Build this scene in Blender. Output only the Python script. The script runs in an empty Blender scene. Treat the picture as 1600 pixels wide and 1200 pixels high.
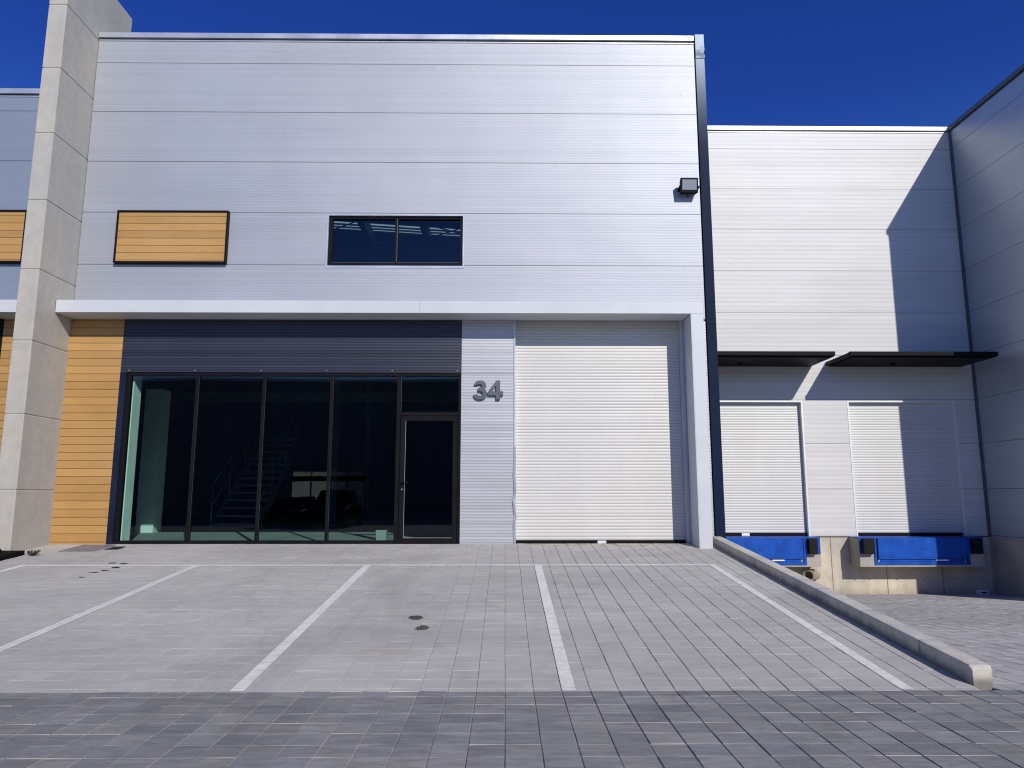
import bpy, bmesh, math, random
from mathutils import Vector, Matrix
random.seed(7)
S = bpy.context.scene
COL = S.collection
PI = math.pi

# ------------------------------------------------------------------ geometry helpers
class MB:
    """collects faces, then links them as ONE mesh object"""
    def __init__(s): s.v = []; s.f = []; s.m = []; s.sm = []
    def face(s, pts, mi=0, smooth=False):
        n = len(s.v); s.v += [tuple(p) for p in pts]; s.f.append(tuple(range(n, n+len(pts)))); s.m.append(mi); s.sm.append(smooth)
    def box(s, x0, x1, y0, y1, z0, z1, mi=0):
        n = len(s.v)
        s.v += [(x0,y0,z0),(x1,y0,z0),(x1,y1,z0),(x0,y1,z0),(x0,y0,z1),(x1,y0,z1),(x1,y1,z1),(x0,y1,z1)]
        for q in ((0,1,5,4),(1,2,6,5),(2,3,7,6),(3,0,4,7),(4,5,6,7),(3,2,1,0)):
            s.f.append(tuple(n+i for i in q)); s.m.append(mi); s.sm.append(False)
    def hexa(s, p, mi=0):      # 8 points: 4 bottom ccw, 4 top ccw
        n = len(s.v); s.v += [tuple(q) for q in p]
        for q in ((0,1,5,4),(1,2,6,5),(2,3,7,6),(3,0,4,7),(4,5,6,7),(3,2,1,0)):
            s.f.append(tuple(n+i for i in q)); s.m.append(mi); s.sm.append(False)
    def prism(s, poly, a0, a1, axis='x', mi=0):   # poly in the two other axes
        n = len(s.v); k = len(poly)
        def P(u, w, a):
            return (a,u,w) if axis == 'x' else ((u,a,w) if axis == 'y' else (u,w,a))
        s.v += [P(u,w,a0) for u,w in poly] + [P(u,w,a1) for u,w in poly]
        s.f.append(tuple(n+i for i in range(k))[::-1]); s.f.append(tuple(n+k+i for i in range(k)))
        s.m += [mi,mi]; s.sm += [False,False]
        for i in range(k):
            j = (i+1) % k; s.f.append((n+i,n+j,n+k+j,n+k+i)); s.m.append(mi); s.sm.append(False)
    def tube(s, a, b, r0, r1=None, seg=16, cap=True, mi=0):
        r1 = r0 if r1 is None else r1
        a = Vector(a); b = Vector(b); d = (b-a).normalized()
        u = d.orthogonal().normalized(); w = d.cross(u)
        n = len(s.v)
        for c, r in ((a,r0),(b,r1)):
            for i in range(seg):
                t = 2*PI*i/seg; s.v.append(tuple(c+u*math.cos(t)*r+w*math.sin(t)*r))
        for i in range(seg):
            j = (i+1) % seg; s.f.append((n+i,n+j,n+seg+j,n+seg+i)); s.m.append(mi); s.sm.append(True)
        if cap:
            s.f.append(tuple(n+i for i in range(seg))[::-1]); s.f.append(tuple(n+seg+i for i in range(seg)))
            s.m += [mi,mi]; s.sm += [False,False]
    def build(s, name, mats, parent=None, bevel=0, seg=2, fix=True):
        me = bpy.data.meshes.new(name); me.from_pydata(s.v, [], s.f)
        if not isinstance(mats, (list, tuple)): mats = [mats]
        for m in mats: me.materials.append(m)
        me.polygons.foreach_set('material_index', s.m); me.polygons.foreach_set('use_smooth', s.sm)
        if fix:
            bm = bmesh.new(); bm.from_mesh(me)
            bmesh.ops.recalc_face_normals(bm, faces=bm.faces); bm.to_mesh(me); bm.free()
        me.update()
        o = bpy.data.objects.new(name, me); COL.objects.link(o)
        if parent is not None:
            o.parent = parent; o.matrix_parent_inverse = Matrix.Translation(-parent_loc(parent))
        if bevel:
            b = o.modifiers.new('Bevel', 'BEVEL'); b.width = bevel; b.segments = seg; b.limit_method = 'ANGLE'
        return o

LOC = {}
def parent_loc(p):
    return Vector(p.location) if p.type == 'EMPTY' else Vector((0,0,0))   # meshes are built in world coordinates
def empty(name, loc, label, cat, group=None):
    o = bpy.data.objects.new(name, None); o.location = loc; o.empty_display_size = .3
    COL.objects.link(o); tag(o, label, cat, group); return o
def tag(o, label=None, cat=None, group=None, kind=None):
    if label: o['label'] = label
    if cat: o['category'] = cat
    if group: o['group'] = group
    if kind: o['kind'] = kind
    return o

# ------------------------------------------------------------------ material helpers
class G:
    def __init__(s, name):
        s.mat = bpy.data.materials.new(name); s.mat.use_nodes = True
        s.nt = s.mat.node_tree; s.nt.nodes.clear()
        s.out = s.nt.nodes.new('ShaderNodeOutputMaterial')
        s.co = s.nt.nodes.new('ShaderNodeNewGeometry').outputs['Position']   # world position: patterns stay with the place
        sp = s.nt.nodes.new('ShaderNodeSeparateXYZ'); s.nt.links.new(s.co, sp.inputs[0])
        s.x, s.y, s.z = sp.outputs
    def put(s, sock, v):
        if isinstance(v, (int, float)): sock.default_value = v
        elif isinstance(v, (tuple, list)): sock.default_value = (tuple(v)+(1,))[:4] if len(sock.default_value) == 4 else tuple(v)
        else: s.nt.links.new(v, sock)
    def m(s, op, a, b=0, c=0, clamp=False):
        n = s.nt.nodes.new('ShaderNodeMath'); n.operation = op; n.use_clamp = clamp
        s.put(n.inputs[0], a); s.put(n.inputs[1], b); s.put(n.inputs[2], c); return n.outputs[0]
    def comb(s, x, y, z):
        n = s.nt.nodes.new('ShaderNodeCombineXYZ'); s.put(n.inputs[0], x); s.put(n.inputs[1], y); s.put(n.inputs[2], z); return n.outputs[0]
    def scale(s, v):
        n = s.nt.nodes.new('ShaderNodeVectorMath'); n.operation = 'MULTIPLY'; s.put(n.inputs[0], s.co); n.inputs[1].default_value = v; return n.outputs[0]
    def noise(s, sc=1, det=4, rough=.55, vec=None, dist=0, dim='3D'):
        n = s.nt.nodes.new('ShaderNodeTexNoise'); s.put(n.inputs['Vector'], vec if vec is not None else s.co)
        n.inputs['Scale'].default_value = sc; n.inputs['Detail'].default_value = det; n.inputs['Roughness'].default_value = rough
        n.inputs['Distortion'].default_value = dist; return n.outputs['Fac']
    def white(s, vec):
        n = s.nt.nodes.new('ShaderNodeTexWhiteNoise'); n.noise_dimensions = '3D'; s.put(n.inputs['Vector'], vec); return n.outputs['Value']
    def ramp(s, f, a, b, c0=0., c1=1., smooth=True):
        n = s.nt.nodes.new('ShaderNodeMapRange'); n.interpolation_type = 'SMOOTHSTEP' if smooth else 'LINEAR'; n.clamp = True
        s.put(n.inputs['Value'], f); n.inputs['From Min'].default_value = a; n.inputs['From Max'].default_value = b
        n.inputs['To Min'].default_value = c0; n.inputs['To Max'].default_value = c1; return n.outputs[0]
    def mix(s, f, a, b, mode='MIX'):
        n = s.nt.nodes.new('ShaderNodeMix'); n.data_type = 'RGBA'; n.blend_type = mode
        s.put(n.inputs[0], f); s.put(n.inputs[6], a); s.put(n.inputs[7], b); return n.outputs[2]
    def mulc(s, col, f):
        n = s.nt.nodes.new('ShaderNodeVectorMath'); n.operation = 'SCALE'; s.put(n.inputs[0], col) if not isinstance(col, tuple) else setattr(n.inputs[0], 'default_value', col)
        s.put(n.inputs['Scale'], f); return n.outputs[0]
    def bump(s, h, strength=.3, dist=.01, normal=None):
        n = s.nt.nodes.new('ShaderNodeBump'); s.put(n.inputs['Height'], h); n.inputs['Strength'].default_value = strength
        n.inputs['Distance'].default_value = dist
        if normal is not None: s.nt.links.new(normal, n.inputs['Normal'])
        return n.outputs[0]
    def bsdf(s, col, rough=.6, metal=0., normal=None, spec=.5, **kw):
        n = s.nt.nodes.new('ShaderNodeBsdfPrincipled'); s.put(n.inputs['Base Color'], col)
        s.put(n.inputs['Roughness'], rough); s.put(n.inputs['Metallic'], metal); n.inputs['Specular IOR Level'].default_value = spec
        if normal is not None: s.nt.links.new(normal, n.inputs['Normal'])
        for k, v in kw.items(): s.put(n.inputs[k], v)
        s.nt.links.new(n.outputs[0], s.out.inputs[0]); return n
    def line(s, c, period, off, half):   # 1 on a line of half width every period
        f = s.m('FRACT', s.m('DIVIDE', s.m('SUBTRACT', c, off-period/2), period))
        d = s.m('MULTIPLY', s.m('ABSOLUTE', s.m('SUBTRACT', f, .5)), period)
        return s.m('LESS_THAN', d, half)

def plain(name, col, rough=.5, metal=0., var=.12, nsc=3., bump=.0, spec=.5):
    g = G(name); n = g.noise(nsc, 5); n2 = g.noise(nsc*9, 4)
    f = g.m('ADD', g.ramp(n, .3, .7, 1-var, 1+var), g.ramp(n2, .3, .7, -var*.4, var*.4))
    nb = g.bump(n2, bump, .01) if bump else None
    g.bsdf(g.mulc(col, f), g.ramp(n, .3, .7, rough*.88, min(1, rough*1.12)), metal, nb, spec)
    return g.mat

def panel_mat(name, col, rough, metal, rib=.05, ribc=.06, ribb=.12, joint=1.0, joff=.6, axis='z', fade=None, tone=.03, jc=.45, jw=.006, wavy=.12, spec=.5, streak=.03, right=0):
    """composite wall cladding: fine horizontal micro ribs, an open joint each metre, slight waviness"""
    g = G(name)
    zz = g.m('MULTIPLY', g.z, 2*PI/rib)
    s1 = g.m('SINE', zz)
    prof = g.m('POWER', g.m('ADD', g.m('MULTIPLY', s1, .5), .5), 2.2)
    rn = g.white(g.comb(0, 0, g.m('FLOOR', g.m('DIVIDE', g.z, rib))))     # each rib a touch different
    rn2 = g.noise(1, 2, vec=g.scale((.35, .35, 6)))
    f = g.m('SUBTRACT', 1+ribc*.4, g.m('MULTIPLY', prof, ribc))
    f = g.m('MULTIPLY', f, g.ramp(rn, 0, 1, 1-ribc*.5, 1+ribc*.3, False))
    f = g.m('MULTIPLY', f, g.ramp(rn2, .3, .7, 1-streak, 1+streak))
    cloud = g.noise(1, 3, .5, vec=g.scale((.35, .35, .5)))
    f = g.m('MULTIPLY', f, g.ramp(cloud, .3, .7, .965, 1.035))
    dent = g.ramp(g.noise(2.6, 1, .4), .70, .80)
    pn = g.white(g.comb(3, 0, g.m('FLOOR', g.m('DIVIDE', g.m('SUBTRACT', g.z, joff), joint))))
    f = g.m('MULTIPLY', f, g.ramp(pn, 0, 1, 1-tone, 1+tone, False))
    dirt = g.noise(1, 5, .6, vec=g.scale((.9, .9, .25)))
    f = g.m('MULTIPLY', f, g.ramp(dirt, .35, .75, 1.0, .965))
    jl = g.line(g.z, joint, joff, jw)
    jh = g.line(g.z, joint, joff-.012, .006)
    f = g.m('MULTIPLY', f, g.m('SUBTRACT', 1, g.m('MULTIPLY', jl, jc)))
    f = g.m('ADD', f, g.m('MULTIPLY', jh, .05))
    wav = g.noise(1, 2, .4, vec=g.scale((.6, .6, .8)))
    nb = g.bump(wav, wavy, .25)
    nb = g.bump(dent, .05, .03, nb)
    nb = g.bump(prof, ribb, .006, nb)
    g.bsdf(g.mulc(col, f), g.ramp(cloud, .3, .7, rough*.97, rough*1.03), metal, nb, spec)
    return g.mat

def board_mat(name, dark=1.0):
    g = G(name); p = .1395; off = .085
    c = g.m('DIVIDE', g.m('SUBTRACT', g.z, off), p)
    idx = g.m('FLOOR', c); fr = g.m('FRACT', c)
    r = g.white(g.comb(idx, 1, 2))
    grain = g.noise(1, 6, .6, vec=g.scale((3, 3, 90)), dist=.3)
    blot = g.noise(.9, 4, .6)
    gap = g.m('LESS_THAN', fr, .055)
    edge = g.ramp(fr, .05, .16, .82, 1.0)
    col = g.mix(g.ramp(blot, .35, .7), (.42, .235, .075), (.46, .265, .095))
    f = g.m('MULTIPLY', g.ramp(r, 0, 1, .90, 1.08, False), g.ramp(grain, .25, .75, .93, 1.06))
    f = g.m('MULTIPLY', f, edge)
    f = g.m('MULTIPLY', f, g.m('SUBTRACT', 1, g.m('MULTIPLY', gap, .62)))
    nb = g.bump(g.ramp(fr, 0, .12), .5, .006)
    g.bsdf(g.mulc(col, g.m('MULTIPLY', f, dark)), .55, 0, nb, .35)
    return g.mat

def shutter_mat(name, col, p=.0762, off=0.):
    g = G(name)
    fr = g.m('FRACT', g.m('DIVIDE', g.m('SUBTRACT', g.z, off), p))
    gap = g.m('LESS_THAN', fr, .13)
    prof = g.m('SINE', g.m('MULTIPLY', fr, PI))
    idx = g.m('FLOOR', g.m('DIVIDE', g.m('SUBTRACT', g.z, off), p))
    r = g.white(g.comb(idx, 5, 0))
    sm = g.noise(1, 4, .6, vec=g.scale((2, 2, .5)))
    f = g.m('MULTIPLY', g.ramp(r, 0, 1, .965, 1.02, False), g.ramp(sm, .3, .7, .97, 1.02))
    f = g.m('MULTIPLY', f, g.m('SUBTRACT', 1, g.m('MULTIPLY', gap, .40)))
    nb = g.bump(prof, .45, .010)
    g.bsdf(g.mulc(col, f), .42, 0, nb, .4)
    return g.mat

def concrete_mat(name, col, sc=1.0, yj=None, holes=None, stain=.10, xj=None, low=None):
    g = G(name)
    n1 = g.noise(.55*sc, 6, .62); n2 = g.noise(6*sc, 6, .65); n3 = g.noise(45, 3, .6)
    st = g.noise(1, 5, .6, vec=g.scale((3.5, 3.5, .35)))
    f = g.m('MULTIPLY', g.ramp(n1, .3, .7, 1-stain, 1+stain), g.ramp(n2, .3, .7, .94, 1.05))
    f = g.m('MULTIPLY', f, g.ramp(st, .35, .75, 1.03, 1-stain))
    f = g.m('MULTIPLY', f, g.ramp(n3, .3, .75, .97, 1.03))
    pit = g.m('LESS_THAN', g.noise(60, 1, .5), .27)
    f = g.m('MULTIPLY', f, g.m('SUBTRACT', 1, g.m('MULTIPLY', pit, .25)))
    c = g.mix(g.ramp(n1, .35, .65), tuple(k*1.0 for k in col), (col[0]*1.03, col[1]*.985, col[2]*.93))
    for xx in (xj or []):
        d = g.m('ABSOLUTE', g.m('SUBTRACT', g.x, xx)); f = g.m('MULTIPLY', f, g.ramp(d, .004, .014, .35, 1.0))
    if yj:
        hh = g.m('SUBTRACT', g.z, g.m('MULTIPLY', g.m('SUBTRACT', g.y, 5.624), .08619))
        f = g.m('MULTIPLY', f, g.ramp(g.m('ADD', hh, g.m('MULTIPLY', g.m('SUBTRACT', g.noise(7, 4, .6), .5), .10)), .0, .105, .40, 1.0))  # kerb side darker towards its foot: shade put into the colour
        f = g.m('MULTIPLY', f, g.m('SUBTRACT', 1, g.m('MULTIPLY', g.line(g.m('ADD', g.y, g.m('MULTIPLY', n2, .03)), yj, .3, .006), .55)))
    for hx, hz in (holes or []):
        d = g.m('SQRT', g.m('ADD', g.m('POWER', g.m('SUBTRACT', g.x, hx), 2), g.m('POWER', g.m('SUBTRACT', g.z, hz), 2)))
        f = g.m('MULTIPLY', f, g.ramp(d, .012, .022, .35, 1.0))
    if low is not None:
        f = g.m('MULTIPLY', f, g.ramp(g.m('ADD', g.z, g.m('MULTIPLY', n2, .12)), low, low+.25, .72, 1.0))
    nb = g.bump(g.m('ADD', g.m('MULTIPLY', n2, .6), g.m('MULTIPLY', n3, .4)), .25, .006)
    g.bsdf(g.mulc(c, f), .82, 0, nb, .25)
    return g.mat

PW, PL = .212, .203
def paver_mat(name, colA, colB, var, stains=None, mortar=False, row=.10, dark=1.0, marks=0.):
    g = G(name)
    ix = g.m('FLOOR', g.m('DIVIDE', g.x, PW)); iy = g.m('FLOOR', g.m('DIVIDE', g.y, PL))
    r = g.white(g.comb(ix, iy, 0)); r2 = g.white(g.comb(iy, 3, ix))
    rr = g.white(g.comb(iy, 0, g.m('FLOOR', g.m('DIVIDE', ix, 7))))
    big = g.noise(.33, 5, .6, dist=.6)
    mid = g.noise(1, 5, .65, vec=g.scale((1.4, 5.5, 1)), dist=.4)
    fine = g.noise(1, 5, .7, vec=g.scale((22, 60, 20)))
    grit = g.noise(190, 3, .7)
    c = g.mix(r2, colA, colB)
    f = g.ramp(r, 0, 1, 1-var, 1+var, False)
    f = g.m('MULTIPLY', f, g.ramp(rr, 0, 1, 1-var*.5, 1+var*.5, False))
    f = g.m('MULTIPLY', f, g.ramp(big, .3, .7, .89, 1.09))
    f = g.m('MULTIPLY', f, g.ramp(mid, .3, .75, 1.03, .93))
    f = g.m('MULTIPLY', f, g.ramp(fine, .3, .75, .93, 1.07))
    f = g.m('MULTIPLY', f, g.ramp(grit, .3, .7, .93, 1.07))
    # joints between courses: pale sand, worn away in places
    fy = g.m('FRACT', g.m('DIVIDE', g.y, PL)); dy = g.m('MULTIPLY', g.m('SUBTRACT', .5, g.m('ABSOLUTE', g.m('SUBTRACT', fy, .5))), PL)
    fx = g.m('FRACT', g.m('DIVIDE', g.x, PW)); dx = g.m('MULTIPLY', g.m('SUBTRACT', .5, g.m('ABSOLUTE', g.m('SUBTRACT', fx, .5))), PW)
    wear = g.ramp(g.noise(1, 3, .6, vec=g.scale((1.1, 2.4, 1))), .42, .58)
    jy = g.m('MULTIPLY', g.m('LESS_THAN', dy, .0042), wear)
    jx = g.m('MULTIPLY', g.m('LESS_THAN', dx, .0045), g.ramp(g.noise(1.3, 3), .35, .6, .0, .9))
    sand = (.46, .44, .39)
    col = g.mulc(c, f)
    col = g.mix(g.m('MULTIPLY', jy, .55*dark), col, sand)
    col = g.mix(g.m('MULTIPLY', jx, .38*dark), col, sand)
    smear = g.noise(1, 5, .7, vec=g.scale((4, 16, 1)), dist=.5)
    col = g.mulc(col, g.ramp(smear, .28, .72, 1+1.5*var, 1-1.7*var))
    # tyre scuffs: long faint arcs
    if marks:
        t = g.noise(1, 3, .5, vec=g.scale((.5, .16, 1)), dist=.8)
        tm = g.m('SUBTRACT', 1, g.ramp(g.m('ABSOLUTE', g.m('SUBTRACT', t, .5)), .0, .022))
        col = g.mix(g.m('MULTIPLY', tm, marks), col, g.mulc(col, .72))
    spk = g.m('GREATER_THAN', g.noise(34, 2, .5), .755)
    col = g.mix(g.m('MULTIPLY', spk, .30), col, (.14, .135, .13))
    for sx, sy, rx, ry, k, sc in (stains or []):
        wob = g.m('MULTIPLY', g.m('SUBTRACT', g.noise(9, 3, .6), .5), .7)
        d = g.m('SQRT', g.m('ADD', g.m('POWER', g.m('DIVIDE', g.m('SUBTRACT', g.x, sx), rx), 2), g.m('POWER', g.m('DIVIDE', g.m('SUBTRACT', g.y, sy), ry), 2)))
        d = g.m('ADD', d, wob)
        col = g.mix(g.ramp(d, .75, 1.05 if k > .5 else 1.6, k, 0), col, sc)
    if mortar:
        a = g.noise(5, 6, .7)
        ex = g.m('ABSOLUTE', g.m('DIVIDE', g.m('SUBTRACT', g.x, 1.55), 1.35))
        w = g.m('SUBTRACT', g.m('ADD', g.m('MULTIPLY', g.ramp(g.y, 12.05, 12.75), .95), g.m('MULTIPLY', g.m('SUBTRACT', a, .5), 1.1)), g.m('MULTIPLY', g.m('POWER', ex, 3), .6))
        col = g.mix(g.ramp(w, .50, .62, 0, .9), col, g.mix(g.ramp(a, .4, .6), (.50, .46, .38), (.33, .29, .22)))
    nb = g.bump(g.m('ADD', g.m('MULTIPLY', grit, .6), g.m('MULTIPLY', fine, .4)), .35, .003)
    g.bsdf(col, .83, 0, nb, .22)
    return g.mat

def glass_mat(name, tint, ior=1.5, gloss=(.9,.95,1)):
    g = G(name)
    t = g.nt.nodes.new('ShaderNodeBsdfTransparent'); t.inputs[0].default_value = tint+(1,)
    r = g.nt.nodes.new('ShaderNodeBsdfGlossy'); r.inputs['Roughness'].default_value = .0; r.inputs['Color'].default_value = gloss+(1,)
    w = g.noise(1, 1, .3, vec=g.scale((.5, .5, .35))); nb = g.bump(w, .10, .05)
    g.nt.links.new(nb, r.inputs['Normal'])
    fr = g.nt.nodes.new('ShaderNodeFresnel'); fr.inputs[0].default_value = ior
    mx = g.nt.nodes.new('ShaderNodeMixShader'); g.nt.links.new(fr.outputs[0], mx.inputs[0])
    g.nt.links.new(t.outputs[0], mx.inputs[1]); g.nt.links.new(r.outputs[0], mx.inputs[2])
    g.nt.links.new(mx.outputs[0], g.out.inputs[0]); return g.mat

# ------------------------------------------------------------------ materials
M = {}
SIL = (.385, .40, .437)
M['silver'] = panel_mat('silver_cladding', SIL, .55, .35, rib=.052, ribc=.07, ribb=.10, joff=.608, wavy=.06, tone=.012, jc=.62, jw=.0075, streak=.012, right=1)
M['silver_fine'] = panel_mat('silver_cladding_fine', (.425,.435,.463), .52, .35, rib=.0262*2, ribc=.20, ribb=.25, joff=.60, wavy=.04)
M['silver_left'] = panel_mat('silver_cladding_left', (.30,.335,.41), .50, .40, rib=.052, ribc=.04, ribb=.08, tone=.01, jc=.6, jw=.0075, streak=.01, joff=.608, wavy=.10)
M['white_clad'] = panel_mat('white_cladding', (.60,.595,.585), .5, .0, rib=.104, ribc=.07, ribb=.16, joff=.585, jc=.5, jw=.008, wavy=.08, tone=.015)
M['grey_clad'] = panel_mat('grey_cladding', (.44,.475,.53), .40, .45, rib=.30, ribc=.01, ribb=.0, joff=.585, jc=.65, jw=.007, wavy=.15)
M['black_clad'] = panel_mat('black_cladding', (.026,.031,.050), .42, .15, rib=.052, ribc=.6, ribb=.45, joff=.6, tone=.06, wavy=.04)
g = G('corner_reflection_fade'); g.bsdf(g.mix(g.ramp(g.z, 7.6, 10.6), (.009,.016,.042), (.20,.235,.29)), .5, g.ramp(g.z, 8.0, 10.4, 0, .5), None, .05); M['corner'] = g.mat  # navy turning silver with height: a fading reflection painted into the colour
M['board'] = board_mat('timber_board')
M['black'] = plain('black_aluminium', (.007,.007,.009), .55, .0, .15, 2, spec=.10)
M['navy'] = plain('navy_trim', (.010,.016,.036), .5, .0, .15, 1.5, spec=.12)
M['white'] = plain('white_paint_metal', (.55,.57,.595), .42, .0, .03, 1.2)
M['trim'] = plain('pale_trim', (.56,.58,.62), .35, .55, .05, 2)
M['trimwhite'] = plain('white_trim', (.74,.745,.75), .4, .1, .03, 2)
M['shutter'] = shutter_mat('shutter_white', (.60,.59,.56),   .0568, .67)
M['shutter_dock'] = shutter_mat('shutter_dock', (.60,.597,.585),  .0568, .63)
M['fin'] = concrete_mat('precast_concrete', (.43,.415,.38), 1.0, stain=.05)
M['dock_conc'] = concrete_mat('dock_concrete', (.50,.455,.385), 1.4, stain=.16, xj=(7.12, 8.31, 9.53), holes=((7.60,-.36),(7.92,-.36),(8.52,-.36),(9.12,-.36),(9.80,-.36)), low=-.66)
M['pit_conc'] = concrete_mat('pit_concrete', (.38,.365,.34), 2.0, stain=.10)
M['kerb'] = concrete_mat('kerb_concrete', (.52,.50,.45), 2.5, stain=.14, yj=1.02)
M['blue'] = plain('blue_enamel', (.008,.075,.40), .45, .0, .16, 5, spec=.2)
M['rubber'] = plain('black_rubber', (.012,.012,.012), .8, 0, .3, 8, .3, .2)
M['digit'] = plain('brushed_grey', (.105,.115,.14), .45, .35, .06, 6)
M['lampglass'] = plain('lamp_glass', (.26,.27,.30), .25, .1, .08, 5)
M['label'] = plain('white_label', (.75,.75,.78), .5, 0, .1, 20)
M['clay'] = plain('clay_pipe', (.32,.27,.20), .8, 0, .2, 6, .3)
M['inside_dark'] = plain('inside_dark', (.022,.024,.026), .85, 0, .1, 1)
M['inside_wall'] = plain('inside_white', (.88,.90,.89), .7, 0, .04, 2)
M['inside_floor'] = plain('inside_floor', (.30,.31,.30), .6, 0, .10, 1.5)
M['inside_col'] = plain('inside_column', (.80,.82,.81), .7, 0, .05, 2)
M['steel'] = plain('stair_steel', (.06,.075,.10), .5, .3, .1, 4)
M['glass'] = glass_mat('tinted_glass', (.64,.86,.82), 1.50)
M['upglass'] = glass_mat('tinted_glass_upper', (.55,.74,.72), 1.6, (.7,.85,1))
M['soil'] = plain('black_soil', (.006,.006,.006), .95, 0, .5, 30, .6, .1)
M['leaf'] = plain('weed_leaf', (.035,.05,.02), .7, 0, .3, 60)
M['cover'] = plain('cover_steel', (.21,.225,.26), .5, .3, .12, 10, .2)
M['grate'] = plain('grate_iron', (.03,.026,.022), .6, .3, .2, 20)
M['drainbox'] = plain('pale_plastic', (.75,.75,.72), .6, 0, .1, 12)
M['carbody'] = plain('car_paint_dark', (.012,.013,.016), .25, .3, .1, 2)
M['carglass'] = plain('car_glass', (.006,.007,.009), .08, 0, .1, 2)
M['tyre'] = plain('tyre', (.012,.012,.012), .85, 0, .2, 20)
M['oppwall'] = panel_mat('dark_cladding', (.30,.31,.33), .55, .1, rib=.104, ribc=.05, ribb=.1, joff=.6)
M['mirrorglass'] = plain('opposite_glass', (.55,.75,.72), .04, 1.0, .02, 1)
g = G('line_paint'); nn = g.noise(1, 5, .65, vec=g.scale((14, 14, 14))); n2 = g.noise(2.2, 4)
jy = g.line(g.y, PL, 0, .004); jx = g.line(g.x, PW, 0, .005)
f = g.m('MULTIPLY', g.ramp(nn, .3, .7, .90, 1.06), g.ramp(n2, .3, .7, .93, 1.04))
f = g.m('MULTIPLY', f, g.m('SUBTRACT', 1, g.m('MULTIPLY', g.m('MAXIMUM', jy, jx), .30)))
f = g.m('MULTIPLY', f, g.ramp(g.noise(16, 5, .75), .56, .70, 1, .66))
g.bsdf(g.mulc((.71,.70,.66), f), .75, 0, g.bump(nn, .2, .003), .2); M['paint'] = g.mat
g = G('skylight_sheet')
tl = g.nt.nodes.new('ShaderNodeBsdfTranslucent'); tl.inputs[0].default_value = (.62,.68,.66,1)
g.nt.links.new(tl.outputs[0], g.out.inputs[0]); M['skylight'] = g.mat

Y1, SL, YF, YC = 5.624, .08619, 12.72, 12.215
def rz(y): return max(0., (y-Y1)*SL)          # height of the sloping forecourt
PS = -.0640
def pz(y): return min(0., (y-Y1)*PS)          # loading ramp falls towards the docks
oil = [(-.927, 7.76, .078, .098, .97, (.06,.056,.048)), (-.815, 7.37, .078, .098, .97, (.06,.056,.048)), (-1.07, 6.53, .28, .17, .22, (.29,.26,.20)),
       (-1.4, 7.0, .9, .35, .16, (.24,.235,.225)), (.6, 9.6, 1.1, .5, .15, (.23,.23,.23)), (-2.6, 8.6, 1.6, .4, .13, (.24,.24,.245))]
M['pave'] = paver_mat('light_pavers', (.435,.425,.40), (.45,.435,.405), .03, oil, True, marks=.22)
M['pave_pit'] = paver_mat('ramp_pavers', (.40,.395,.385), (.43,.42,.405), .06, marks=.3)
M['road'] = paver_mat('dark_pavers', (.215,.22,.228), (.27,.265,.255), .11, dark=1.15, marks=.25)
M['ground'] = plain('dry_ground', (.22,.20,.17), .9, 0, .15, .3, .2)

# ------------------------------------------------------------------ paving
def paving(name, mat, x0, x1, y0, y1, hz, jit=.0012):
    """laid concrete blocks: straight open joints up the slope, tight joints across"""
    mb = MB()
    i0, i1 = math.floor(x0/PW), math.ceil(x1/PW)
    j0, j1 = math.floor(y0/PL), math.ceil(y1/PL)
    gx, gy, dp = .0062, .0026, .0085
    for i in range(i0, i1):
        for j in range(j0, j1):
            a, b = max(i*PW, x0), min((i+1)*PW, x1); c, d = max(j*PL, y0), min((j+1)*PL, y1)
            if b-a < .02 or d-c < .012: continue
            t = [random.uniform(-jit, jit) for _ in range(2)]; o = random.uniform(-jit, jit)
            sx = random.uniform(-.0012, .0012)
            P = lambda x, y, e, k: (x, y, hz(y)+e+k)
            A = [P(a+gx+sx,c+gy,0,o-t[0]-t[1]), P(b-gx+sx,c+gy,0,o+t[0]-t[1]), P(b-gx+sx,d-gy,0,o+t[0]+t[1]), P(a+gx+sx,d-gy,0,o-t[0]+t[1])]
            B = [P(a,c,-dp,0), P(b,c,-dp,0), P(b,d,-dp,0), P(a,d,-dp,0)]
            n = len(mb.v); mb.v += A+B
            for q in ((0,1,2,3),(4,5,1,0),(5,6,2,1),(6,7,3,2),(7,4,0,3)):
                mb.f.append(tuple(n+k for k in q)); mb.m.append(0); mb.sm.append(False)
    return mb
def sheet(mb, x0, x1, y0, y1, hz, dz=0.):
    mb.face([(x0,y0,hz(y0)+dz),(x1,y0,hz(y0)+dz),(x1,y1,hz(y1)+dz),(x0,y1,hz(y1)+dz)])
flat = lambda y: 0.
pv = paving('forecourt', M['pave'], -11.872, 3.56, Y1, 12.76, rz)
sheet(pv, -40, -11.872, Y1, 12.76, rz)
tag(pv.build('pavement', M['pave'], fix=False), kind='structure')
rd = paving('road', M['road'], -8.056, 9.116, 2.03, Y1-.001, flat)
sheet(rd, -60, 60, -1.5, 2.03, flat); sheet(rd, -60, -8.056, 2.03, Y1, flat); sheet(rd, 9.116, 60, 2.03, Y1, flat)
fc = MB(); sheet(fc, -60, 60, -60, -1.5, flat); tag(fc.build('pavement', M['pave_pit'], fix=False), kind='structure')  # unseen paving behind the camera, made pale to bounce light into shaded walls
tag(rd.build('road', M['road'], fix=False), kind='structure')
pt = paving('ramp', M['pave_pit'], 3.70, 10.62, Y1, 16.05, pz)
tag(pt.build('loading_ramp', M['pave_pit'], fix=False), kind='structure')
gd = MB(); gd.face([(-400,-400,-1.2),(400,-400,-1.2),(400,400,-1.2),(-400,400,-1.2)])
tag(gd.build('ground', M['ground'], fix=False), kind='structure')

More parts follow.
